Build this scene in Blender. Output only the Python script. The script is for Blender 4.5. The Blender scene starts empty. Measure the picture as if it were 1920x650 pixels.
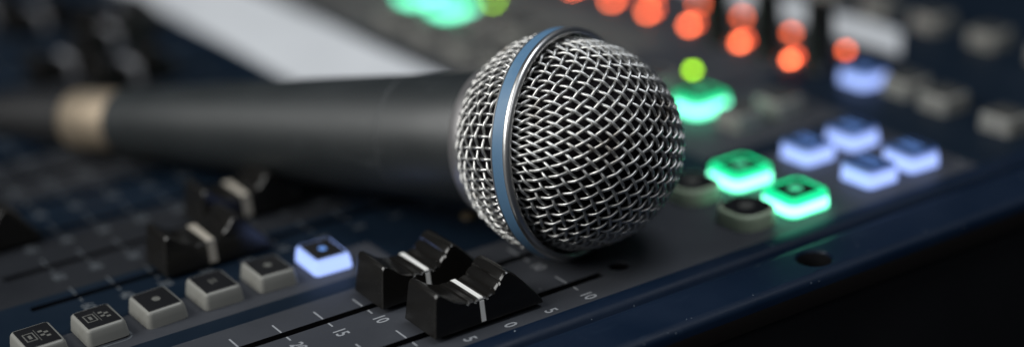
import bpy, bmesh, math, random
from mathutils import Vector, Matrix, noise
random.seed(7)
S = 0.001                      # every length below is in millimetres
sc = bpy.context.scene
COL = sc.collection

# ------------------------------------------------------------------ materials
def mat(name, base, rough=0.5, metal=0.0, spec=0.5, coat=0.0, emit=None, estr=0.0):
    m = bpy.data.materials.new(name); m.use_nodes = True
    b = m.node_tree.nodes['Principled BSDF']
    b.inputs['Base Color'].default_value = (*base, 1)
    b.inputs['Roughness'].default_value = rough
    b.inputs['Metallic'].default_value = metal
    b.inputs['Specular IOR Level'].default_value = spec
    b.inputs['Coat Weight'].default_value = coat
    if emit:
        b.inputs['Emission Color'].default_value = (*emit, 1)
        b.inputs['Emission Strength'].default_value = estr
    return m

def N(m, t, **kw):
    n = m.node_tree.nodes.new(t)
    for k, v in kw.items(): setattr(n, k, v)
    return n
def L(m, a, b): m.node_tree.links.new(a, b)

def grain(m, scale=900, bump=0.15, rough_var=0.12, dust=None, dust_scale=260, dust_amt=0.055, mottle=0.25):
    """fine paint texture, mottled tone, scattered dust flecks"""
    b = m.node_tree.nodes['Principled BSDF']
    tc = N(m, 'ShaderNodeTexCoord')
    n1 = N(m, 'ShaderNodeTexNoise'); n1.inputs['Scale'].default_value = scale; n1.inputs['Detail'].default_value = 3
    L(m, tc.outputs['Object'], n1.inputs['Vector'])
    bp = N(m, 'ShaderNodeBump'); bp.inputs['Strength'].default_value = bump; bp.inputs['Distance'].default_value = 0.0002
    L(m, n1.outputs['Fac'], bp.inputs['Height']); L(m, bp.outputs['Normal'], b.inputs['Normal'])
    n2 = N(m, 'ShaderNodeTexNoise'); n2.inputs['Scale'].default_value = 42; n2.inputs['Detail'].default_value = 5
    L(m, tc.outputs['Object'], n2.inputs['Vector'])
    mr = N(m, 'ShaderNodeMapRange')
    r0 = b.inputs['Roughness'].default_value
    mr.inputs['From Min'].default_value = 0.3; mr.inputs['From Max'].default_value = 0.7
    mr.inputs['To Min'].default_value = max(0.05, r0-rough_var); mr.inputs['To Max'].default_value = r0+rough_var
    L(m, n2.outputs['Fac'], mr.inputs['Value']); L(m, mr.outputs['Result'], b.inputs['Roughness'])
    base = tuple(b.inputs['Base Color'].default_value)
    mx = N(m, 'ShaderNodeMix', data_type='RGBA')
    mx.inputs['A'].default_value = tuple(c*(1-mottle) for c in base[:3])+(1,)
    mx.inputs['B'].default_value = tuple(c*(1+mottle) for c in base[:3])+(1,)
    L(m, n2.outputs['Fac'], mx.inputs['Factor'])
    out = mx.outputs['Result']
    if dust:
        v = N(m, 'ShaderNodeTexVoronoi'); v.inputs['Scale'].default_value = dust_scale
        L(m, tc.outputs['Object'], v.inputs['Vector'])
        sep = N(m, 'ShaderNodeSeparateColor'); L(m, v.outputs['Color'], sep.inputs['Color'])
        th = N(m, 'ShaderNodeMath', operation='MULTIPLY_ADD')     # size of a fleck differs from cell to cell
        th.inputs[1].default_value = dust_amt*2.2; th.inputs[2].default_value = -dust_amt*1.0
        L(m, sep.outputs['Red'], th.inputs[0])
        lt = N(m, 'ShaderNodeMath', operation='LESS_THAN')
        L(m, v.outputs['Distance'], lt.inputs[0]); L(m, th.outputs[0], lt.inputs[1])
        ml = N(m, 'ShaderNodeMath', operation='MULTIPLY'); L(m, lt.outputs[0], ml.inputs[0]); L(m, sep.outputs['Green'], ml.inputs[1])
        m2 = N(m, 'ShaderNodeMix', data_type='RGBA'); m2.inputs['B'].default_value = (*dust, 1)
        L(m, ml.outputs[0], m2.inputs['Factor']); L(m, out, m2.inputs['A']); out = m2.outputs['Result']
    L(m, out, b.inputs['Base Color'])
    return m

def wear(m, color, amount=0.5, scale=120, stretch=(1, 6, 6), lo=0.62, hi=0.70):
    """scuffs and thin scratches rubbed into the paint"""
    b = m.node_tree.nodes['Principled BSDF']
    src = b.inputs['Base Color'].links[0].from_socket
    tc = N(m, 'ShaderNodeTexCoord'); mp = N(m, 'ShaderNodeMapping'); mp.inputs['Scale'].default_value = stretch
    L(m, tc.outputs['Object'], mp.inputs['Vector'])
    n = N(m, 'ShaderNodeTexNoise'); n.inputs['Scale'].default_value = scale; n.inputs['Detail'].default_value = 6; n.inputs['Roughness'].default_value = 0.7
    L(m, mp.outputs['Vector'], n.inputs['Vector'])
    mr = N(m, 'ShaderNodeMapRange'); mr.inputs['From Min'].default_value = lo; mr.inputs['From Max'].default_value = hi
    mr.inputs['To Max'].default_value = amount; L(m, n.outputs['Fac'], mr.inputs['Value'])
    mx = N(m, 'ShaderNodeMix', data_type='RGBA'); mx.inputs['B'].default_value = (*color, 1)
    L(m, mr.outputs['Result'], mx.inputs['Factor']); L(m, src, mx.inputs['A']); L(m, mx.outputs['Result'], b.inputs['Base Color'])
    return m

M = {}
M['grey'] = grain(mat('panel_grey_paint', (0.041, 0.044, 0.052), 0.58, spec=0.22), dust=(0.42, 0.43, 0.45), dust_amt=0.075)
M['charcoal'] = grain(mat('panel_charcoal_paint', (0.0150, 0.0165, 0.020), 0.58, spec=0.2), dust=(0.15, 0.16, 0.18))
M['lightgrey'] = grain(mat('panel_light_grey_paint', (0.088, 0.087, 0.084), 0.58, spec=0.22), dust=(0.42, 0.43, 0.45), mottle=0.4)
M['blue'] = grain(mat('panel_blue_paint', (0.0028, 0.0088, 0.0185), 0.55, spec=0.2), dust=(0.12, 0.16, 0.22))
M['trim'] = grain(mat('trim_blue_paint', (0.0018, 0.0085, 0.024), 0.50, spec=0.22), dust=(0.32, 0.37, 0.43), dust_scale=480, dust_amt=0.085)
M['black'] = grain(mat('black_gloss_plastic', (0.0090, 0.0083, 0.0074), 0.21), scale=500, bump=0.05, rough_var=0.08, dust=(0.2, 0.2, 0.2), dust_scale=420, dust_amt=0.05)
M['dark'] = mat('slot_black', (0.003, 0.003, 0.004), 0.8, spec=0.15)
M['chassis'] = grain(mat('chassis_black', (0.010, 0.010, 0.012), 0.6, spec=0.3), scale=600)
M['rubber'] = mat('edge_brown_black', (0.006, 0.004, 0.0035), 0.6, spec=0.3)
M['print'] = mat('white_print', (0.28, 0.29, 0.31), 0.6)
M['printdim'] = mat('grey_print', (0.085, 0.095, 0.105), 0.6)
M['line'] = mat('pointer_white', (0.80, 0.79, 0.76), 0.45)
M['linewarm'] = mat('pointer_ivory', (0.38, 0.345, 0.29), 0.45)
M['linegrey'] = mat('pointer_grey', (0.27, 0.27, 0.285), 0.45)
M['beige'] = grain(mat('button_ivory', (0.215, 0.213, 0.195), 0.50), scale=400, bump=0.05, mottle=0.08)
M['beigeglow'] = grain(mat('button_ivory_green_glow', (0.40, 0.49, 0.35), 0.45), scale=400, bump=0.05, mottle=0.08)  # ivory with the neighbouring buttons' green glow mixed into its colour
M['window'] = grain(mat('button_black_window', (0.010, 0.010, 0.011), 0.35), scale=400, bump=0.05)
M['glyphdim'] = mat('glyph_unlit', (0.11, 0.11, 0.10), 0.6)
M['wire'] = grain(mat('steel_wire', (0.61, 0.605, 0.59), 0.43, metal=1.0), scale=700, bump=0.08, rough_var=0.12, mottle=0.38)
M['rim'] = grain(mat('steel_rim', (0.70, 0.69, 0.68), 0.36, metal=1.0), scale=700, bump=0.04, rough_var=0.06, mottle=0.06)
M['collar'] = grain(mat('steel_collar', (0.62, 0.60, 0.60), 0.48, metal=1.0), scale=700, bump=0.04, mottle=0.06)
M['band'] = grain(mat('band_blue_enamel', (0.095, 0.195, 0.320), 0.46), scale=700, bump=0.08, rough_var=0.06, mottle=0.08, dust=(0.35, 0.45, 0.55), dust_scale=300, dust_amt=0.04)
M['foam'] = grain(mat('foam_dark', (0.012, 0.010, 0.012), 0.95, spec=0.1), scale=1400, bump=1.0, dust=(0.10, 0.10, 0.11), dust_scale=1500, dust_amt=0.12)
M['handle'] = grain(mat('handle_enamel', (0.0135, 0.0170, 0.0185), 0.50, spec=0.75), scale=1600, bump=0.12, rough_var=0.05, mottle=0.15)
M['seam'] = mat('seam_edge_highlight', (0.10, 0.105, 0.11), 0.5)  # paler colour painted for light caught on the groove's edge
M['gold'] = grain(mat('connector_gold', (0.36, 0.295, 0.22), 0.62, metal=0.8), scale=300, bump=0.06)
M['cable'] = mat('cable_black', (0.012, 0.012, 0.013), 0.55)
M['paper'] = grain(mat('white_paper', (0.64, 0.655, 0.68), 0.7), scale=300, bump=0.1, mottle=0.12)
M['table'] = grain(mat('table_black', (0.016, 0.018, 0.022), 0.7, spec=0.2), scale=120)
M['amber'] = mat('led_amber_unlit', (0.10, 0.07, 0.03), 0.4)

wear(M['band'], (0.16, 0.26, 0.36), 0.6, 90, (1, 1, 1), 0.56, 0.70)
wear(M['handle'], (0.045, 0.05, 0.052), 0.6, 60, (1, 3, 3), 0.60, 0.72)
wear(M['wire'], (0.16, 0.13, 0.10), 0.85, 70, (1, 1, 1), 0.58, 0.68)
wear(M['black'], (0.030, 0.028, 0.026), 0.5, 150, (1, 1, 1), 0.60, 0.74)
wear(M['grey'], (0.075, 0.078, 0.085), 0.45, 40, (1, 1, 1), 0.58, 0.75)
wear(M['trim'], (0.02, 0.035, 0.06), 0.5, 60, (4, 1, 1), 0.60, 0.74)
wear(M['beige'], (0.10, 0.09, 0.07), 0.5, 90, (1, 1, 1), 0.56, 0.72)

def lit(name, side, top, zmid, zspan):
    """translucent backlit cap: the lamp inside sits at mid height, so the walls glow most there and the top rim less"""
    m = mat(name, (0.02, 0.05, 0.05), 0.4)
    b = m.node_tree.nodes['Principled BSDF']
    tc = N(m, 'ShaderNodeTexCoord'); sp = N(m, 'ShaderNodeSeparateXYZ'); L(m, tc.outputs['Object'], sp.inputs[0])
    sb = N(m, 'ShaderNodeMath', operation='SUBTRACT'); sb.inputs[1].default_value = zmid*S; L(m, sp.outputs['Z'], sb.inputs[0])
    ab = N(m, 'ShaderNodeMath', operation='ABSOLUTE'); L(m, sb.outputs[0], ab.inputs[0])
    mr = N(m, 'ShaderNodeMapRange', interpolation_type='SMOOTHSTEP')
    mr.inputs['From Min'].default_value = zspan*0.35*S; mr.inputs['From Max'].default_value = zspan*S
    mr.inputs['To Min'].default_value = 1; mr.inputs['To Max'].default_value = 0
    L(m, ab.outputs[0], mr.inputs['Value'])
    mx = N(m, 'ShaderNodeMix', data_type='RGBA')
    mx.inputs['A'].default_value = (*top, 1); mx.inputs['B'].default_value = (*side, 1)
    L(m, mr.outputs['Result'], mx.inputs['Factor'])
    L(m, mx.outputs['Result'], b.inputs['Emission Color']); b.inputs['Emission Strength'].default_value = 1.0
    return m
M['litgreen'] = lit('button_lit_green', (0.90, 4.4, 2.7), (0.0, 1.20, 0.42), 1.8, 1.8)
M['litblue'] = lit('button_lit_blue', (0.52, 0.70, 1.45), (0.016, 0.045, 0.20), 1.9, 3.0)
M['glyphgreen'] = mat('glyph_green', (0.1, 0.3, 0.2), 0.5, emit=(0.06, 1.0, 0.45), estr=0.75)
M['glyphblue'] = mat('glyph_blue', (0.1, 0.2, 0.3), 0.5, emit=(0.12, 0.27, 0.95), estr=0.6)
M['red'] = mat('led_red', (0.3, 0.03, 0.02), 0.3, emit=(1.0, 0.165, 0.058), estr=17.0)
M['reddim'] = mat('led_red_weaker', (0.3, 0.03, 0.02), 0.3, emit=(1.0, 0.15, 0.045), estr=9.0)
M['redweak'] = mat('led_red_faint', (0.3, 0.03, 0.02), 0.3, emit=(1.0, 0.115, 0.04), estr=8.0)
M['lime'] = mat('led_lime', (0.2, 0.3, 0.02), 0.3, emit=(0.36, 0.80, 0.010), estr=11.0)

# ------------------------------------------------------------------ mesh helpers
class MB:
    def __init__(s): s.v = []; s.f = []; s.mi = []; s.sm = []
    def add(s, vs, fs, mi=0, smooth=False):
        o = len(s.v); s.v += [tuple(v) for v in vs]
        for f in fs: s.f.append(tuple(i+o for i in f)); s.mi.append(mi); s.sm.append(smooth)
    def quad(s, a, b, c, d, mi=0, smooth=False): s.add([a, b, c, d], [(0, 1, 2, 3)], mi, smooth)
    def box(s, x0, x1, y0, y1, z0, z1, mi=0):
        v = [(x, y, z) for z in (z0, z1) for y in (y0, y1) for x in (x0, x1)]
        s.add(v, [(0, 2, 3, 1), (4, 5, 7, 6), (0, 1, 5, 4), (2, 6, 7, 3), (0, 4, 6, 2), (1, 3, 7, 5)], mi)
    def rings(s, rs, mi=0, smooth=True, cap0=True, cap1=True):
        n = len(rs[0]); v = [p for r in rs for p in r]; f = []
        for k in range(len(rs)-1):
            for i in range(n):
                j = (i+1) % n; f.append((k*n+i, k*n+j, (k+1)*n+j, (k+1)*n+i))
        if cap0: f.append(tuple(reversed(range(n))))
        if cap1: f.append(tuple((len(rs)-1)*n+i for i in range(n)))
        s.add(v, f, mi, smooth)
    def lathe_x(s, prof, n=96, mi=0, cap0=True, cap1=True):       # prof: (x, radius) along the local X axis
        s.rings([[(x, r*math.cos(2*math.pi*i/n), r*math.sin(2*math.pi*i/n)) for i in range(n)] for x, r in prof], mi, True, cap0, cap1)
    def lathe_z(s, prof, n=48, cx=0, cy=0, mi=0, cap0=True, cap1=True):
        s.rings([[(cx+r*math.cos(2*math.pi*i/n), cy+r*math.sin(2*math.pi*i/n), z) for i in range(n)] for z, r in prof], mi, True, cap0, cap1)
    def tube(s, pts, rad, n=8, mi=0, normals=None):
        rs = []
        for i, p in enumerate(pts):
            a = pts[max(i-1, 0)]; b = pts[min(i+1, len(pts)-1)]
            t = (b-a).normalized(); u = normals[i] if normals else Vector((0, 0, 1))
            w = t.cross(u).normalized(); u2 = w.cross(t)
            r = rad[i] if isinstance(rad, (list, tuple)) else rad
            rs.append([p+(w*math.cos(2*math.pi*k/n)+u2*math.sin(2*math.pi*k/n))*r for k in range(n)])
        s.rings(rs, mi, True)
    def build(s, name, mats, parent=None, loc=(0, 0, 0), rz=0.0, edge=math.radians(38), label=None):
        me = bpy.data.meshes.new(name)
        me.from_pydata([(x*S, y*S, z*S) for x, y, z in s.v], [], s.f); me.update()
        for m in (mats if isinstance(mats, (list, tuple)) else [mats]): me.materials.append(m)
        me.polygons.foreach_set('material_index', s.mi); me.polygons.foreach_set('use_smooth', s.sm)
        bm = bmesh.new(); bm.from_mesh(me)
        bmesh.ops.recalc_face_normals(bm, faces=bm.faces)
        for e in bm.edges:
            if len(e.link_faces) == 2 and e.calc_face_angle(0) > edge: e.smooth = False
        bm.to_mesh(me); bm.free()
        return link(name, me, parent, loc, rz, label)

def link(name, me, parent=None, loc=(0, 0, 0), rz=0.0, label=None):
    o = bpy.data.objects.new(name, me); COL.objects.link(o)
    o.location = [c*S for c in loc]; o.rotation_euler = (0, 0, rz)
    if parent: o.parent = parent
    if label: o['label'] = label
    return o

def thing(name, label, cat, loc=(0, 0, 0), group=None):
    o = bpy.data.objects.new(name, None); COL.objects.link(o)
    o.empty_display_size = 0.01; o.location = [c*S for c in loc]
    o['label'] = label; o['category'] = cat
    if group: o['group'] = group
    return o

def outline(w, l, r, n=7):
    pts = []
    for cx, cy, a0 in ((w/2-r, l/2-r, 0), (-w/2+r, l/2-r, 90), (-w/2+r, -l/2+r, 180), (w/2-r, -l/2+r, 270)):
        for k in range(n):
            a = math.radians(a0+90*k/(n-1)); pts.append((cx+r*math.cos(a), cy+r*math.sin(a)))
    return pts

def text_mesh(txt, size, align='LEFT'):
    cu = bpy.data.curves.new('lettering', 'FONT'); cu.body = txt; cu.size = size*S
    cu.align_x = align; cu.align_y = 'CENTER'; cu.extrude = 0.0; cu.offset = 0.00007; cu.resolution_u = 4
    o = bpy.data.objects.new('lettering', cu); COL.objects.link(o)
    dg = bpy.context.evaluated_depsgraph_get()
    me = bpy.data.meshes.new_from_object(o.evaluated_get(dg))
    vs = [v.co.copy()/S for v in me.vertices]; fs = [tuple(p.vertices) for p in me.polygons]
    bpy.data.objects.remove(o); bpy.data.curves.remove(cu); bpy.data.meshes.remove(me)
    return vs, fs

# ------------------------------------------------------------------ setting: the dark table under the console
tb = MB(); tb.quad((-2500, -2500, -78), (2500, -2500, -78), (2500, 2500, -78), (-2500, 2500, -78))
t = tb.build('table_top', M['table']); t['kind'] = 'structure'; t['label'] = 'dark table surface below the edge of the mixing console'; t['category'] = 'table top'

# ------------------------------------------------------------------ mixing console
con = thing('mixing_console', 'dark blue and grey audio mixing console with faders and lit buttons under the microphone', 'mixing console', (0, 0, -77))
BASE = 77.0                    # the console's children are lifted so that panel height z = 0
def up(p): return (p[0], p[1], p[2]+BASE)

SLOTX = [13.9, -5.5] + [-53.6-20.05*k for k in range(13)]
SLOT_Y0, SLOT_Y1, SLOT_H = -111.0, -3.4, 1.15
grey_zones = [(-16.1, 23.7, -230, 105), (-36.6, -21.8, -230, -35), (-90.5, -58, -230, -27), (-150, -118, -230, -27),
              (-212, -182, -230, -27), (-62, -24, 57, 107), (-285, -65, 46, 153), (-285, -110, 46, 113)]
HOLE = (12.8, 2.3, 2.55)
X0, X1, Y0, Y1 = -470.0, 23.7, -230.0, 330.0
slots = [(x-SLOT_H, x+SLOT_H, SLOT_Y0, SLOT_Y1) for x in SLOTX]
hsq = (HOLE[0]-4, HOLE[0]+4, HOLE[1]-4, HOLE[1]+4)

def square_with_hole(mb, cx, cy, half, r, depth, mi, mi_in, z=0.0, n=48):
    sq, ci = [], []
    for i in range(n):
        a = 2*math.pi*(i+0.5)/n; c, s_ = math.cos(a), math.sin(a); k = half/max(abs(c), abs(s_))
        sq.append((cx+c*k, cy+s_*k, z)); ci.append((cx+c*r, cy+s_*r, z))
    corners = [(cx+sx*half, cy+sy*half, z) for sx, sy in ((1, 1), (-1, 1), (-1, -1), (1, -1))]
    for i in range(n):
        j = (i+1) % n
        mb.quad(ci[i], sq[i], sq[j], ci[j], mi)
    q = n//8
    for c, i in zip(corners, (q-1, 3*q-1, 5*q-1, 7*q-1)):
        mb.add([sq[i], c, sq[(i+1) % n]], [(0, 1, 2)], mi)
    rr = [[(cx+(x-cx)*k, cy+(y-cy)*k, z+dz) for x, y, _ in ci] for k, dz in ((1, 0), (0.97, -0.25), (0.9, -0.5), (0.88, -depth))]
    mb.rings(rr[:3], mi, True, False, False); mb.rings(rr[2:], mi_in, True, False, True)

pm = MB()
xs = sorted(set([X0, X1, hsq[0], hsq[1]] + [v for z in grey_zones for v in z[:2] if X0 <= v <= X1] + [v for s_ in slots for v in s_[:2]]))
ys = sorted(set([Y0, Y1, hsq[2], hsq[3], SLOT_Y0, SLOT_Y1] + [v for z in grey_zones for v in z[2:] if Y0 <= v <= Y1]))
for i in range(len(xs)-1):
    for j in range(len(ys)-1):
        cx, cy = (xs[i]+xs[i+1])/2, (ys[j]+ys[j+1])/2
        if any(a < cx < b and c < cy < d for a, b, c, d in slots): continue
        if hsq[0] < cx < hsq[1] and hsq[2] < cy < hsq[3]: continue
        g = any(a < cx < b and c < cy < d for a, b, c, d in grey_zones)
        pm.quad((xs[i], ys[j], 0), (xs[i+1], ys[j], 0), (xs[i+1], ys[j+1], 0), (xs[i], ys[j+1], 0), 0 if not g else 3 if cx < -50 and cy < 0 else 4 if cx < -110 and cy < 113 else 1)
square_with_hole(pm, HOLE[0], HOLE[1], 4, HOLE[2], 3.0, 1, 2)
for a, b, c, d in slots:
    for p, q in (((a, c), (b, c)), ((b, c), (b, d)), ((b, d), (a, d)), ((a, d), (a, c))):
        pm.quad((*p, 0), (*q, 0), (*q, -3), (*p, -3), 2)
    pm.quad((a, c, -3), (b, c, -3), (b, d, -3), (a, d, -3), 2)
pm.build('top_panel', [M['blue'], M['grey'], M['dark'], M['charcoal'], M['lightgrey']], con, up((0, 0, 0)))

ch = MB(); ch.box(X0, 44.6, Y0, Y1, -77, -6)
ch.build('chassis', M['chassis'], con, up((0, 0, 0)))
bolt = MB(); bolt.lathe_x([(0, 5.2), (2.4, 5.0), (3.0, 4.2)], n=32); bolt.lathe_x([(3.01, 2.4), (1.2, 2.3)], n=6, cap0=False)
bolt.build('side_bolt', M['chassis'], con, up((44.6, 6, -33)))

# blue metal end trim: rolled edge, groove, raised lip with a countersunk hole
prof = [(23.7, -3), (23.7, 0.06), (24.2, 0.16), (25.0, 0.18), (27.2, 0.1), (28.2, -0.1), (28.9, -0.9), (29.3, -1.5), (30.4, -1.55),
        (31.0, -1.2), (31.6, -0.45), (32.1, 0.0), (32.7, 0.22), (33.4, 0.28)]
prof2 = [(43.4, 0.1), (44.6, -0.1), (45.4, -0.6), (45.9, -1.4), (46.0, -2.6)]
tm = MB()
def ext(pr, y0, y1, mi=0):
    for (xa, za), (xb, zb) in zip(pr, pr[1:]):
        tm.add([(xa, y0, za), (xb, y0, zb), (xb, y1, zb), (xa, y1, za)], [(0, 1, 2, 3)], mi, True)
HX, HY, HR = 38.3, 37.3, 4.35
def zl(x): return 0.28+(x-33.4)/(43.4-33.4)*(-0.18)
ext(prof, Y0, Y1); ext(prof2, Y0, Y1); ext([(46.0, -2.6), (46.2, -3.2), (46.1, -6.5), (44.6, -6.6)], Y0, Y1, 2)
h = 5.0
tm.quad((33.4, Y0, .28), (43.4, Y0, .1), (43.4, HY-h, .1), (33.4, HY-h, .28))
tm.quad((33.4, HY+h, .28), (43.4, HY+h, .1), (43.4, Y1, .1), (33.4, Y1, .28))
hm = MB(); square_with_hole(hm, HX, HY, h, HR, 6.0, 0, 1)
tm.add([(x, y, z+zl(x)) for x, y, z in hm.v], hm.f)
k0 = len(tm.mi)-len(hm.mi)
for i, v in enumerate(hm.mi): tm.mi[k0+i] = v; tm.sm[k0+i] = hm.sm[i]
ob = tm.build('end_trim', [M['trim'], M['dark'], M['rubber']], con, up((0, 0, 0)))
me = ob.data; bm = bmesh.new(); bm.from_mesh(me); bmesh.ops.remove_doubles(bm, verts=bm.verts, dist=0.00001)
bmesh.ops.recalc_face_normals(bm, faces=bm.faces)
for e in bm.edges: e.smooth = not (len(e.link_faces) == 2 and e.calc_face_angle(0) > math.radians(50))
bm.to_mesh(me); bm.free()

# printed fader scales
TICKS = [(-11.9, '10'), (-22.2, '5'), (-32.5, '0'), (-42.5, '5'), (-52.5, '10'), (-62.1, '15'), (-72.0, '20'), (-82.0, '30'), (-91.3, '40'), (-100.2, '60')]
sm_ = MB()
for y, txt in TICKS:
    w = 0.20
    sm_.quad((-5.7, y-w, 0), (-SLOT_H-0.1, y-w, 0), (-SLOT_H-0.1, y+w, 0), (-5.7, y+w, 0))
    sm_.quad((SLOT_H+0.15, y-w, 0), (3.3, y-w, 0), (3.3, y+w, 0), (SLOT_H+0.15, y+w, 0))
    vs, fs = text_mesh(txt, 4.1, 'RIGHT')
    sm_.add([(v.x*0.86+8.6, v.y+y, 0) for v in vs], fs)
s0 = sm_.build('fader_scale', M['print'], con, up((SLOTX[0], 0, 0.03)))
far_scale = None
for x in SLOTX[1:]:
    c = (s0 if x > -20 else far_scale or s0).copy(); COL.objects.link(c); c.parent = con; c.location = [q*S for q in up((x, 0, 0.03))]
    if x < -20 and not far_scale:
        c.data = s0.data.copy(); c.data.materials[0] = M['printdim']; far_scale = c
# panel rules printed round the button fields
pr = MB()
def rule(x0, y0, x1, y1, w=0.22):
    if x0 == x1: pr.quad((x0-w, y0, 0), (x0+w, y0, 0), (x0+w, y1, 0), (x0-w, y1, 0))
    else: pr.quad((x0, y0-w, 0), (x1, y0-w, 0), (x1, y0+w, 0), (x0, y0+w, 0))
rule(-25.4, -110, -25.4, -99.5); rule(-30, -97.5, -27.0, -97.5)
arc = [(-27.2+1.8*math.cos(math.radians(a)), -99.3+1.8*math.sin(math.radians(a))) for a in range(0, 91, 10)]
for a, b in zip(arc, arc[1:]):
    pr.quad((*a, 0), (*b, 0), (b[0]*1.0-0.3, b[1]-0.3, 0), (a[0]-0.3, a[1]-0.3, 0))
pr.build('printed_rule', M['printdim'], con, up((0, 0, 0.03)))

# fader caps
CAP = [(-13.4, 0.0), (-13.2, 1.2), (-12.3, 7.6), (-12.05, 8.7), (-11.6, 9.15), (-11.0, 9.1), (-9.6, 8.0), (-8.0, 6.7), (-6.4, 5.95), (-5.2, 5.65),
       (-5.0, 5.25), (-4.6, 5.25), (-4.4, 5.6), (-3.4, 5.55), (-3.2, 5.15), (-2.8, 5.15), (-2.6, 5.5),
       (-0.4, 5.5), (-0.2, 5.15), (0.2, 5.15), (0.4, 5.6), (1.3, 5.9), (1.5, 5.6), (1.9, 5.8), (2.1, 6.5), (3.0, 7.4), (3.2, 7.1), (3.6, 7.5), (3.7, 8.1),
       (4.6, 9.0), (5.1, 9.3), (5.7, 9.35), (6.3, 9.1), (7.6, 7.9), (9.4, 5.9), (11.6, 3.2), (13.3, 0.9), (13.6, 0.0)]
def cap_mesh(line_w):
    mb = MB()
    def hw(z): return 6.45-0.085*z
    levels = [(-1, 0.0, 0.35), (-0.94, 0.0, 0.12), (-0.88, 0, 0), (0.88, 0, 0), (0.94, 0, 0.12), (1, 0, 0.35)]
    rs = []
    for sx, _, dz in levels:
        ring = []
        for y, z in CAP:
            zz = max(z-dz, 0) if z > 1 else z
            ring.append((hw(zz)*sx, y*(1-0.012*(dz > 0.2)), zz))
        rs.append(ring)
    mb.rings(rs, 0, True)
    body = mb
    ln = MB(); y0, y1 = -1.45-line_w/2, -1.45+line_w/2
    e = 0.06
    prf = [(-(hw(5.5)+e), 4.9), (-(hw(5.5)*0.93), 5.5+e), (hw(5.5)*0.93, 5.5+e), (hw(5.2)+e, 4.9), (hw(0)+e, 0.3)]
    top = [(x, z) for x, z in prf]
    bot = [(-(hw(5.5)-0.3), 4.7), (-(hw(5.5)*0.9), 5.2), (hw(5.5)*0.9, 5.2), (hw(5.2)-0.35, 4.7), (hw(0)-0.35, 0.3)]
    for k in range(4):
        a, b, c, d = top[k], top[k+1], bot[k+1], bot[k]
        v = [(a[0], y0, a[1]), (b[0], y0, b[1]), (c[0], y0, c[1]), (d[0], y0, d[1]), (a[0], y1, a[1]), (b[0], y1, b[1]), (c[0], y1, c[1]), (d[0], y1, d[1])]
        ln.add(v, [(0, 1, 5, 4), (0, 3, 2, 1), (4, 5, 6, 7), (3, 7, 6, 2)] + ([(0, 4, 7, 3)] if k == 0 else []) + ([(1, 2, 6, 5)] if k == 3 else []))
    stem = MB(); stem.box(-0.7, 0.7, -5, 5, -3.5, 0.4)
    return body, ln, stem
FADERS = [(12.8, -35.9, 1.1, 'black fader cap with white line nearest the ball of the microphone at the panel edge'),
          (-6.6, -37.6, 1.1, 'black fader cap with white line just behind the nearest fader cap'),
          (-53.6, -68.0, 2.0, 'blurred black fader cap with broad pale line beside the unlit ivory buttons'),
          (-73.65, -50.0, 2.0, 'blurred black fader cap in the shadow under the microphone handle'),
          (-95.2, -109.5, 2.0, 'blurred dark fader cap at the left border of the picture'),
          (-193.95, -31.5, 2.4, None), (-214.0, -45, 2.4, None), (-234.05, -23, 2.4, None), (-254.1, -12, 2.4, None), (-274.15, -34, 2.4, None), (-294.2, -46, 2.4, None)]
proto = {}
for x, y, lw, lab in FADERS:
    if lw not in proto:
        b_, l_, s_ = cap_mesh(lw)
        c = b_.build('fader_cap', M['black'], con, up((x, y, 1.25)), label=lab, edge=math.radians(30))
        pl = l_.build('pointer_line', M['line' if lw < 1.5 else 'linewarm' if lw < 2.2 else 'linegrey'], c); st = s_.build('stem', M['dark'], c)
        proto[lw] = (c, pl, st)
    else:
        c = proto[lw][0].copy(); COL.objects.link(c); c.location = [q*S for q in up((x, y, 1.25))]
        if 'label' in c: del c['label']
        if lab: c['label'] = lab
        for ch_ in proto[lw][1:]:
            d = ch_.copy(); COL.objects.link(d); d.parent = c

# ------------------------------------------------------------------ buttons
def button_meshes(w, l, hgt, r, taper, wi_w, wi_l, wi_r):
    b = MB(); rs = []
    for z, ins in ((0, 0.25), (0.15, 0.0), (hgt*0.45, taper*0.40), (hgt-0.75, taper*0.86), (hgt-0.3, taper+0.12), (hgt-0.08, taper+0.34), (hgt, taper+0.75)):
        rs.append([(x, y, z) for x, y in outline(w-2*ins, l-2*ins, max(r-ins*0.5, 0.4))])
    b.rings(rs, 0, True)
    wn = MB()
    wn.rings([[(x, y, z) for x, y in outline(wi_w-2*i, wi_l-2*i, wi_r)] for z, i in ((hgt-0.2, 0), (hgt+0.03, 0.0), (hgt+0.07, 0.08))], 0, False)
    return b, wn
def glyph_disc(hgt, r=1.9):
    g = MB(); n = 28
    # a round emblem made of slanted bars
    for k in range(4):
        y0 = -r+0.12+k*(2*r/4); y1 = y0+2*r/4-0.16
        pts = []
        for i in range(9): 
            yy = y0+(y1-y0)*i/8; pts.append((math.sqrt(max(r*r-yy*yy, 0)), yy))
        poly = [(x, y, hgt+0.10) for x, y in pts]+[(-x, y, hgt+0.10) for x, y in reversed(pts)]
        g.add(poly, [tuple(range(len(poly)))])
    return g
def glyph_bars(hgt, w, l, rows=2, seed=1):
    rnd = random.Random(seed); g = MB()
    for k in range(rows):
        y = l/2-(k+0.5)*l/rows; x = -w/2
        while x < w/2-0.3:
            ww = rnd.uniform(0.35, 0.75); hh = l/rows*rnd.uniform(0.28, 0.36)
            g.quad((x, y-hh, hgt+0.1), (min(x+ww, w/2), y-hh, hgt+0.1), (min(x+ww, w/2), y+hh, hgt+0.1), (x, y+hh, hgt+0.1)); x += ww+0.28
    return g
def glyph_dot(hgt, r=1.0):
    g = MB(); n = 20
    g.add([(r*math.cos(2*math.pi*i/n), r*0.8*math.sin(2*math.pi*i/n), hgt+0.1) for i in range(n)], [tuple(range(n))]); return g
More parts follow.
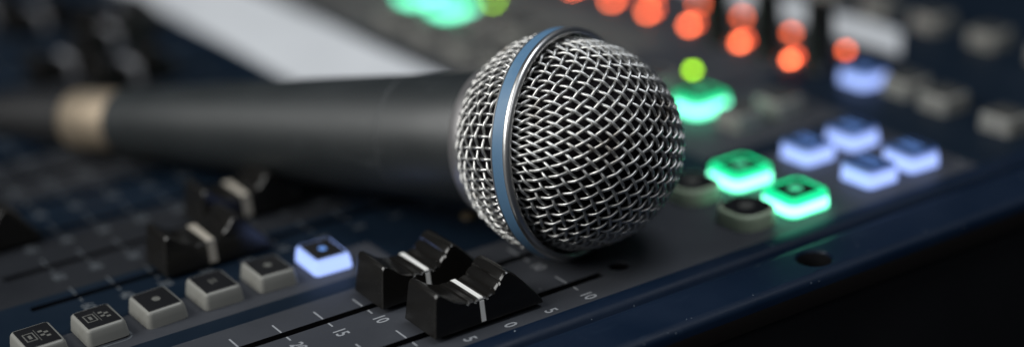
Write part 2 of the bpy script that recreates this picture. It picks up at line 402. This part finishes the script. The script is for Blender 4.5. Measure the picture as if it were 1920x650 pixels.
def glyph_pic(hgt):
    g = MB()
    def q(x0, x1, y0, y1): g.quad((x0, y0, hgt+0.1), (x1, y0, hgt+0.1), (x1, y1, hgt+0.1), (x0, y1, hgt+0.1))
    # a small frame icon and a checkered icon side by side (across the fader direction)
    q(-2.0, 2.0, -2.75, -2.5); q(-2.0, 2.0, -0.65, -0.4); q(-2.0, -1.7, -2.5, -0.65); q(1.7, 2.0, -2.5, -0.65); q(-0.9, 0.9, -1.9, -1.2)
    q(-2.9, 2.9, 0.0, 0.12)
    for i in range(4):
        for j in range(2):
            if (i+j) % 2 == 0: q(-1.8+i*0.95, -0.95+i*0.95, 0.6+j*1.0, 1.5+j*1.0)
    return g
KIND = {
 'tapered': dict(a=(12.2, 9.6, 3.8, 1.3, 0.45, 9.9, 7.4, 0.4)),
 'square': dict(a=(12.3, 13.0, 4.5, 2.6, 0.3, 8.5, 9.2, 0.8)),
 'round': dict(a=(13.0, 11.8, 3.9, 4.6, 0.15, 11.2, 10.0, 4.0)),
 'block': dict(a=(11.0, 10.2, 4.9, 1.6, 0.35, 8.6, 7.6, 0.5)),
}
for k, d in KIND.items():
    b, w = button_meshes(*d['a']); d['b'] = b; d['w'] = w; d['h'] = d['a'][2]; d['cache'] = {}
brnd = random.Random(5)
def button(kind, x, y, m, glyph=None, gm=None, label=None):
    d = KIND[kind]
    def get(key, mb, name, mt):
        if key not in d['cache']:
            o = mb.build(name, mt); d['cache'][key] = o.data; COL.objects.unlink(o); bpy.data.objects.remove(o)
        return d['cache'][key]
    o = link('button', get(('b', m.name), d['b'], 'button', m), con, up((x, y, 0.05)), label=label)
    o.rotation_euler = (math.radians(brnd.uniform(-1.2, 1.2)), math.radians(brnd.uniform(-1.2, 1.2)), math.radians(brnd.uniform(-1.6, 1.6))); o.location.z -= abs(brnd.gauss(0, 0.12))*S
    link('button_window', get('w', d['w'], 'button_window', M['window']), o)
    if glyph:
        g = {'disc': lambda: glyph_disc(d['h'], 1.75), 'bars': lambda: glyph_bars(d['h'], d['a'][5]*0.78, d['a'][6]*0.62, 2, 3),
             'frame': lambda: glyph_bars(d['h'], 2.4, 2.0, 2, 9), 'dot': lambda: glyph_dot(d['h'], 1.15), 'pic': lambda: glyph_pic(d['h'])}[glyph]
        link('legend', get((glyph, gm.name), g(), 'legend', gm), o)
    return o
YB = [-75.9+13.35*k for k in range(-3, 3)]
for i, y in enumerate(YB):
    if i == 5: button('tapered', -32.4, y+0.4, M['litblue'], 'dot', M['glyphblue'], 'glowing blue square button at the end of the ivory button row')
    else: button('tapered', -32.6, y, M['beige'], 'pic' if i < 2 else 'frame' if i == 3 else 'dot', M['glyphdim'],
                 ['unlit ivory button with picture legend in the lower left corner', 'second ivory button from the lower left corner with a picture legend', None, None, 'unlit ivory button next to the glowing blue one'][i])
button('tapered', -33.2, YB[0]-13.35, M['beige'], 'dot', M['glyphdim'])
button('square', 13.0, 54.2, M['litgreen'], 'disc', M['glyphgreen'], 'glowing green button nearest the blue end trim')
button('square', -7.6, 54.6, M['litgreen'], 'disc', M['glyphgreen'], 'glowing green button right of the microphone ball')
button('round', 12.2, 39.9, M['beigeglow'], 'disc', M['glyphdim'], 'unlit round ivory button in front of the green buttons')
button('round', -7.8, 39.9, M['beigeglow'], 'disc', M['glyphdim'], 'unlit round button half hidden behind the microphone ball')
for x, y in ((12.6, 78.6), (11.9, 93.4), (-8.6, 77.8), (-8.7, 93.2)):
    button('block', x, y, M['litblue'], 'bars', M['glyphblue'], 'glowing blue button in the block of four blue buttons')
for x in (-55.0, -189.0, -210.8): button('square', x, 80.4, M['litgreen'], 'disc', M['glyphgreen'], 'blurred glowing green button in the back row')
for x in (-167.0, -144.5, -122.0, -99.5, -77.0): button('square', x, 80.4, M['beige'], 'disc', M['glyphdim'])
for x in (-189.2, -167.0, -144.5, -122.0, -99.5): button('square', x, 60.4, M['beige'], 'disc', M['glyphdim'])
for x, y in ((-38.4, 80.4), (-38.6, 94.6)): button('block', x, y, M['beige'], 'bars', M['glyphdim'])
button('block', -41.5, 128.6, M['litblue'], 'bars', M['glyphblue'], 'single blurred blue button behind the block of four')
for x, y in ((-27.0, 131.0), (-11.2, 129.0), (10.8, 128.8)):
    button('block', x, y, M['beige'], 'bars', M['glyphdim'])
for x in (-109, -86.5, -64.0, -40.8, -17.5, 4.0): button('block', x, 179.3, M['beige'], 'bars', M['glyphdim'])

# ------------------------------------------------------------------ indicator lamps
def led_mesh(r=1.25):
    mb = MB(); mb.lathe_z([(-0.5, r), (0.35, r), (0.75, r*0.92), (1.05, r*0.7), (1.22, r*0.36), (1.27, 0.05)], n=20); return mb
leds = {}
def led(x, y, m, r=1.15, label=None):
    if (m.name, r) not in leds:
        o = led_mesh(r).build('indicator_lamp', m, con); leds[(m.name, r)] = o.data; COL.objects.unlink(o); bpy.data.objects.remove(o)
    return link('indicator_lamp', leds[(m.name, r)], con, up((x, y, 0.0)), label=label)
for x in (-206, -183.5, -160.2, -140.0, -118.2, -93.2, -70.0):
    led(x+0.2, 126.2, M['red']); led(x-1.2, 129.9, M['redweak'], 1.0)
for x in (-206, -183, -159.5, -136.3, -114.0, -90.3, -66.0): led(x+0.9, 144.2, M['reddim'])
led(-82.2, 99.2, M['lime'], label='lime green lamp behind the blurred green button'); led(-188.9, 96.6, M['lime'], label='lime green lamp at the top border')
led(-33.5, -8.6, M['amber'], 2.2, label='unlit amber lamp in the shadow under the microphone')

# tall black knobs of the back row
kb = MB(); rs = []
n = 60
for z, r in ((0, 4.4), (1.2, 4.4), (1.6, 4.1), (19.5, 3.8), (20.6, 3.6), (21.0, 2.9)):
    rs.append([((r+(0.11*math.cos(15*2*math.pi*i/n) if 1.5 < z < 20 else 0))*math.cos(2*math.pi*i/n), (r+(0.11*math.cos(15*2*math.pi*i/n) if 1.5 < z < 20 else 0))*math.sin(2*math.pi*i/n), z) for i in range(n)])
kb.rings(rs, 0, True)
kp = MB(); kp.box(-0.3, 0.3, 0.3, 2.1, 20.95, 21.12)
k0 = kb.build('knob', M['black'], con, up((-97.5, 121.5, 0.02))); p0 = kp.build('pointer_line', M['line'], k0)
for x, y in ((-76.3, 123.2), (-57.2, 126.5)):
    c = k0.copy(); COL.objects.link(c); c.location = [q*S for q in up((x, y, 0.02))]
    d = p0.copy(); COL.objects.link(d); d.parent = c

# ------------------------------------------------------------------ paper strips lying on the console
def strip(name, label, x0, x1, y0, y1, z=0.25, skew=0.0):
    mb = MB(); nx, ny = 24, 4
    def zz(i, j): return z+0.25*math.sin(i*1.3+name.__len__())*0.3+0.12*(j-ny/2)**2*0.2
    top = [[(x0+(x1-skew*(y1-y0)*j/ny-x0)*i/nx, y0+(y1-y0)*j/ny+0.2*math.sin(i*0.9), zz(i, j)) for j in range(ny+1)] for i in range(nx+1)]
    for i in range(nx):
        for j in range(ny):
            a, b, c, d = top[i][j], top[i+1][j], top[i+1][j+1], top[i][j+1]
            mb.quad(a, b, c, d, 0, True)
            mb.quad(*[(p[0], p[1], p[2]-0.12) for p in (a, d, c, b)], 0, True)
    for i in range(nx):
        for j in (0, ny):
            a, b = top[i][j], top[i+1][j]; mb.quad(a, b, (b[0], b[1], b[2]-0.12), (a[0], a[1], a[2]-0.12))
    for j in range(ny):
        for i in (0, nx):
            a, b = top[i][j], top[i][j+1]; mb.quad(a, b, (b[0], b[1], b[2]-0.12), (a[0], a[1], a[2]-0.12))
    o = mb.build(name, M['paper']); o['label'] = label; o['category'] = 'paper strip'
    return o
strip('paper_strip', 'broad white paper strip lying on the console behind the microphone handle', -420, -111, 5, 41)
strip('paper_strip', 'narrow white paper strip lying behind the tall black knobs', -215, -51, 152.5, 169, skew=1.0)

# ------------------------------------------------------------------ microphone
tail = Vector((-133.4, -57.1, 9.4))
ring_c = Vector((-0.65, -1.0, 26.2))
ax = (ring_c-tail).normalized()
side = Vector((0, 0, 1)).cross(ax).normalized(); upv = ax.cross(side)
mic = thing('microphone', 'dark grey handheld microphone with steel mesh ball and blue band lying on the console', 'microphone', ring_c)
mic.rotation_mode = 'QUATERNION'
mic.rotation_quaternion = Matrix((ax, side, upv)).transposed().to_quaternion()

# woven wire: a net of equal meshes draped over the half sphere
def cheb(step, nmax, thmax):
    P = {}
    pole = Vector((1, 0, 0))
    for i in range(-nmax, nmax+1):
        a = i*step
        P[(i, 0)] = Vector((math.cos(a), math.sin(a), 0)); P[(0, i)] = Vector((math.cos(a), 0, math.sin(a)))
    lim = math.cos(thmax)
    for si in (1, -1):
        for sj in (1, -1):
            for i in range(0, nmax):
                for j in range(0, nmax):
                    p = P.get((si*i, sj*j)); a = P.get((si*(i+1), sj*j)); b = P.get((si*i, sj*(j+1)))
                    if p is None or a is None or b is None: continue
                    nn = a.cross(b)
                    if nn.length < 1e-5: continue
                    nn.normalize(); q = p-2*p.dot(nn)*nn
                    if q.x < lim-0.25 or (i > 0 and j > 0 and (q-p).length < step*0.15): continue
                    P[(si*(i+1), sj*(j+1))] = q.normalized()
    return P
def grille(place, th0, th1, pitch, R, rot, wr, amp, sub=6):
    step = pitch/sub/R; nmax = int(math.radians(112)/step)
    P = cheb(step, nmax, th1)
    cr, sr = math.cos(rot), math.sin(rot)
    mb = MB(); kmax = nmax//sub
    for warp in (0, 1):
        for k in range(-kmax, kmax+1):
            run = []
            def flush():
                if len(run) > 3: mb.tube([q[0] for q in run], wr, 8, 0, [q[1] for q in run])
                run.clear()
            for i in range(-nmax, nmax+1):
                p = P.get((i, k*sub) if warp else (k*sub, i))
                if p is None: flush(); continue
                th = math.acos(max(-1, min(1, p.x)))
                if th < th0 or th > th1: flush(); continue
                y, z = p.y*cr-p.z*sr, p.y*sr+p.z*cr
                pos, nor = place(th, y, z)
                o = amp*math.cos(math.pi*i/sub)*(1 if k % 2 == 0 else -1)*(1 if warp else -1)
                jit = noise.noise_vector(pos*0.9+Vector((k*7.1, warp*31.0, 0)))*0.05
                dent = 0.30*min(0.0, noise.noise(pos*0.13)+0.12)
                run.append((pos+nor*(o*(1+0.25*noise.noise(pos*0.7))+dent)+jit, nor))
            flush()
    return mb
def front_place(th, y, z):
    h_ = math.hypot(y, z) or 1e-9; c, s_ = math.cos(th), math.sin(th)
    R_, A = 23.1, 25.3
    nor = Vector((c/A, s_*y/h_/R_, s_*z/h_/R_)).normalized()
    return Vector((1.0+A*c, R_*s_*y/h_, R_*s_*z/h_)), nor
def rear_place(th, y, z):
    h_ = math.hypot(y, z) or 1e-9; c, s_ = math.cos(th), math.sin(th)
    R_, A = 24.4, 21.8
    nor = Vector((-c/A, s_*y/h_/R_, s_*z/h_/R_)).normalized()
    return Vector((-2.0-A*c, R_*s_*y/h_, R_*s_*z/h_)), nor
PITCH = 2.46
gf = grille(front_place, 0.0, math.radians(92), PITCH, 24.2, math.radians(23), 0.375, 0.35)
gf.build('front_grille', M['wire'], mic, edge=3.0)
gr_ = grille(rear_place, math.radians(46), math.radians(91), PITCH, 24.4, math.radians(-22), 0.375, 0.35)
gr_.build('rear_grille', M['wire'], mic, edge=3.0)
fm = MB()
fm.lathe_x([(-17.2, 14.0), (-16.5, 16.0), (-12, 19.8), (-7, 21.8), (-2, 22.6)] + [(1+23.6*math.cos(math.radians(a)), 21.8*math.sin(math.radians(a))) for a in range(90, 2, -6)], n=64)
fm.build('foam_liner', M['foam'], mic)
rg = MB()
rg.lathe_x([(-2.3, 24.2), (-2.4, 25.4), (-2.25, 25.85), (-1.85, 25.95), (-1.8, 25.8)], n=160, mi=1, cap0=False, cap1=False)
rg.lathe_x([(-1.8, 25.8), (-1.75, 25.92), (0.9, 25.92), (0.95, 25.8)], n=160, mi=0, cap0=False, cap1=False)
rg.lathe_x([(0.95, 25.8), (1.0, 26.0), (1.5, 26.12), (2.0, 25.95), (2.35, 25.5), (2.45, 25.0), (2.3, 24.6), (1.6, 24.45)], n=160, mi=1, cap0=False, cap1=False)
rg.build('band', [M['band'], M['rim']], mic)
cl = MB()
cl.lathe_x([(-20.9, 14.8), (-20.9, 16.5), (-20.6, 16.85), (-17.4, 17.7), (-16.9, 17.75), (-16.5, 17.5), (-16.4, 16.0)], n=96)
cl.build('collar', M['collar'], mic)
hd = MB()
Lh = (ring_c-tail).length
hd.lathe_x([(-Lh, 6.6), (-Lh, 8.2), (-Lh+0.6, 8.9), (-Lh+1.4, 9.1), (-110, 11.2), (-75, 13.2), (-44.0, 14.65)], n=96, cap1=False)
hd.lathe_x([(-44.0, 14.65), (-43.9, 14.56), (-43.65, 14.57), (-43.6, 14.67)], n=96, cap0=False, cap1=False)
hd.lathe_x([(-43.6, 14.67), (-34, 15.15), (-21.8, 15.75), (-21.2, 15.7), (-20.9, 15.3)], n=96, cap0=False)
hd.lathe_x([(-43.60, 14.60), (-43.58, 14.70), (-43.40, 14.72), (-43.38, 14.62)], n=96, mi=1, cap0=False, cap1=False)
hd.build('handle', [M['handle'], M['seam']], mic)

# cable with its connector plugged into the tail
cab = thing('microphone_cable', 'black microphone cable with brass coloured connector plugged into the tail of the microphone', 'cable', tail)
cab.rotation_mode = 'QUATERNION'; cab.rotation_quaternion = mic.rotation_quaternion
co = MB(); co.lathe_x([(-18.5, 7.4), (-18.3, 8.2), (-17.6, 8.5), (-9.2, 8.6), (-9.0, 8.3), (-8.4, 8.3), (-8.2, 8.6), (-1.0, 8.6), (-0.15, 8.2), (-0.15, 7.0)], n=64)
co.build('connector', M['gold'], cab)
bo = MB(); bo.lathe_x([(-62, 3.6), (-60, 4.6), (-50, 5.8), (-38, 6.8), (-30, 7.3), (-19.2, 7.9), (-18.6, 7.4)], n=48)
bo.build('boot', M['cable'], cab)
cd = MB(); pts = []
inv = mic.rotation_quaternion.inverted()
p_end = tail-ax*61
for i in range(40):
    t_ = i/39
    base = p_end-ax*(150*t_)
    w = Vector((base.x-20*t_*t_, base.y+10*math.sin(t_*2.2), max(3.4, base.z*(1-t_)+3.4*t_)))
    pts.append(inv @ (w-tail))
cd.tube(pts, 3.1, 16, normals=[inv @ Vector((0, 0, 1))]*40)
cd.build('cord', M['cable'], cab)

# ------------------------------------------------------------------ light
w = bpy.data.worlds.new('World'); sc.world = w; w.use_nodes = True
bg = w.node_tree.nodes['Background']; bg.inputs['Color'].default_value = (0.55, 0.68, 0.9, 1); bg.inputs['Strength'].default_value = 0.03
def area(name, loc, target, size, size_y, power, color):
    l = bpy.data.lights.new(name, 'AREA'); l.shape = 'RECTANGLE'; l.size = size; l.size_y = size_y; l.energy = power; l.color = color
    o = bpy.data.objects.new(name, l); COL.objects.link(o); o.location = loc
    o.rotation_euler = (Vector(target)-Vector(loc)).to_track_quat('-Z', 'Y').to_euler(); return o
area('key_lamp', (-0.18, -0.84, 0.66), (0, 0, 0), 0.75, 0.62, 10.5, (0.98, 0.985, 0.96))
area('front_fill', (0.95, -0.35, 1.15), (0, 0, 0), 0.60, 0.60, 2.2, (0.96, 0.98, 1.0))  # added fill that brightens the grille wires, not a lamp of the room
area('ceiling_lamp', (0.15, 0.30, 1.25), (-0.05, 0.08, 0), 0.5, 0.5, 7.0, (0.90, 0.95, 1.0))

# ------------------------------------------------------------------ camera
cam = bpy.data.cameras.new('Camera'); co_ = bpy.data.objects.new('Camera', cam); COL.objects.link(co_); sc.camera = co_
Rm = Matrix(((0.5433670260281921, -0.2791268969322904, 0.7917325624440544),
             (0.8372249782426161, 0.24948999351637888, -0.48663033088972996),
             (-0.06169773765648914, 0.9272771530368618, 0.36925664601185354)))
mw = Rm.to_4x4(); mw.translation = Vector((295.8, -198.1, 161.3))*S
co_.matrix_world = mw
cam.sensor_width = 36; cam.lens = 59.83
cam.clip_start = 0.01; cam.clip_end = 50
cam.dof.use_dof = True; cam.dof.focus_distance = 0.3605; cam.dof.aperture_fstop = 3.3

sc.render.engine = 'CYCLES'
sc.cycles.use_denoising = True
sc.cycles.max_bounces = 8
sc.cycles.sample_clamp_indirect = 4.0
sc.view_settings.view_transform = 'Standard'; sc.view_settings.look = 'None'
sc.view_settings.exposure = 0; sc.view_settings.gamma = 1
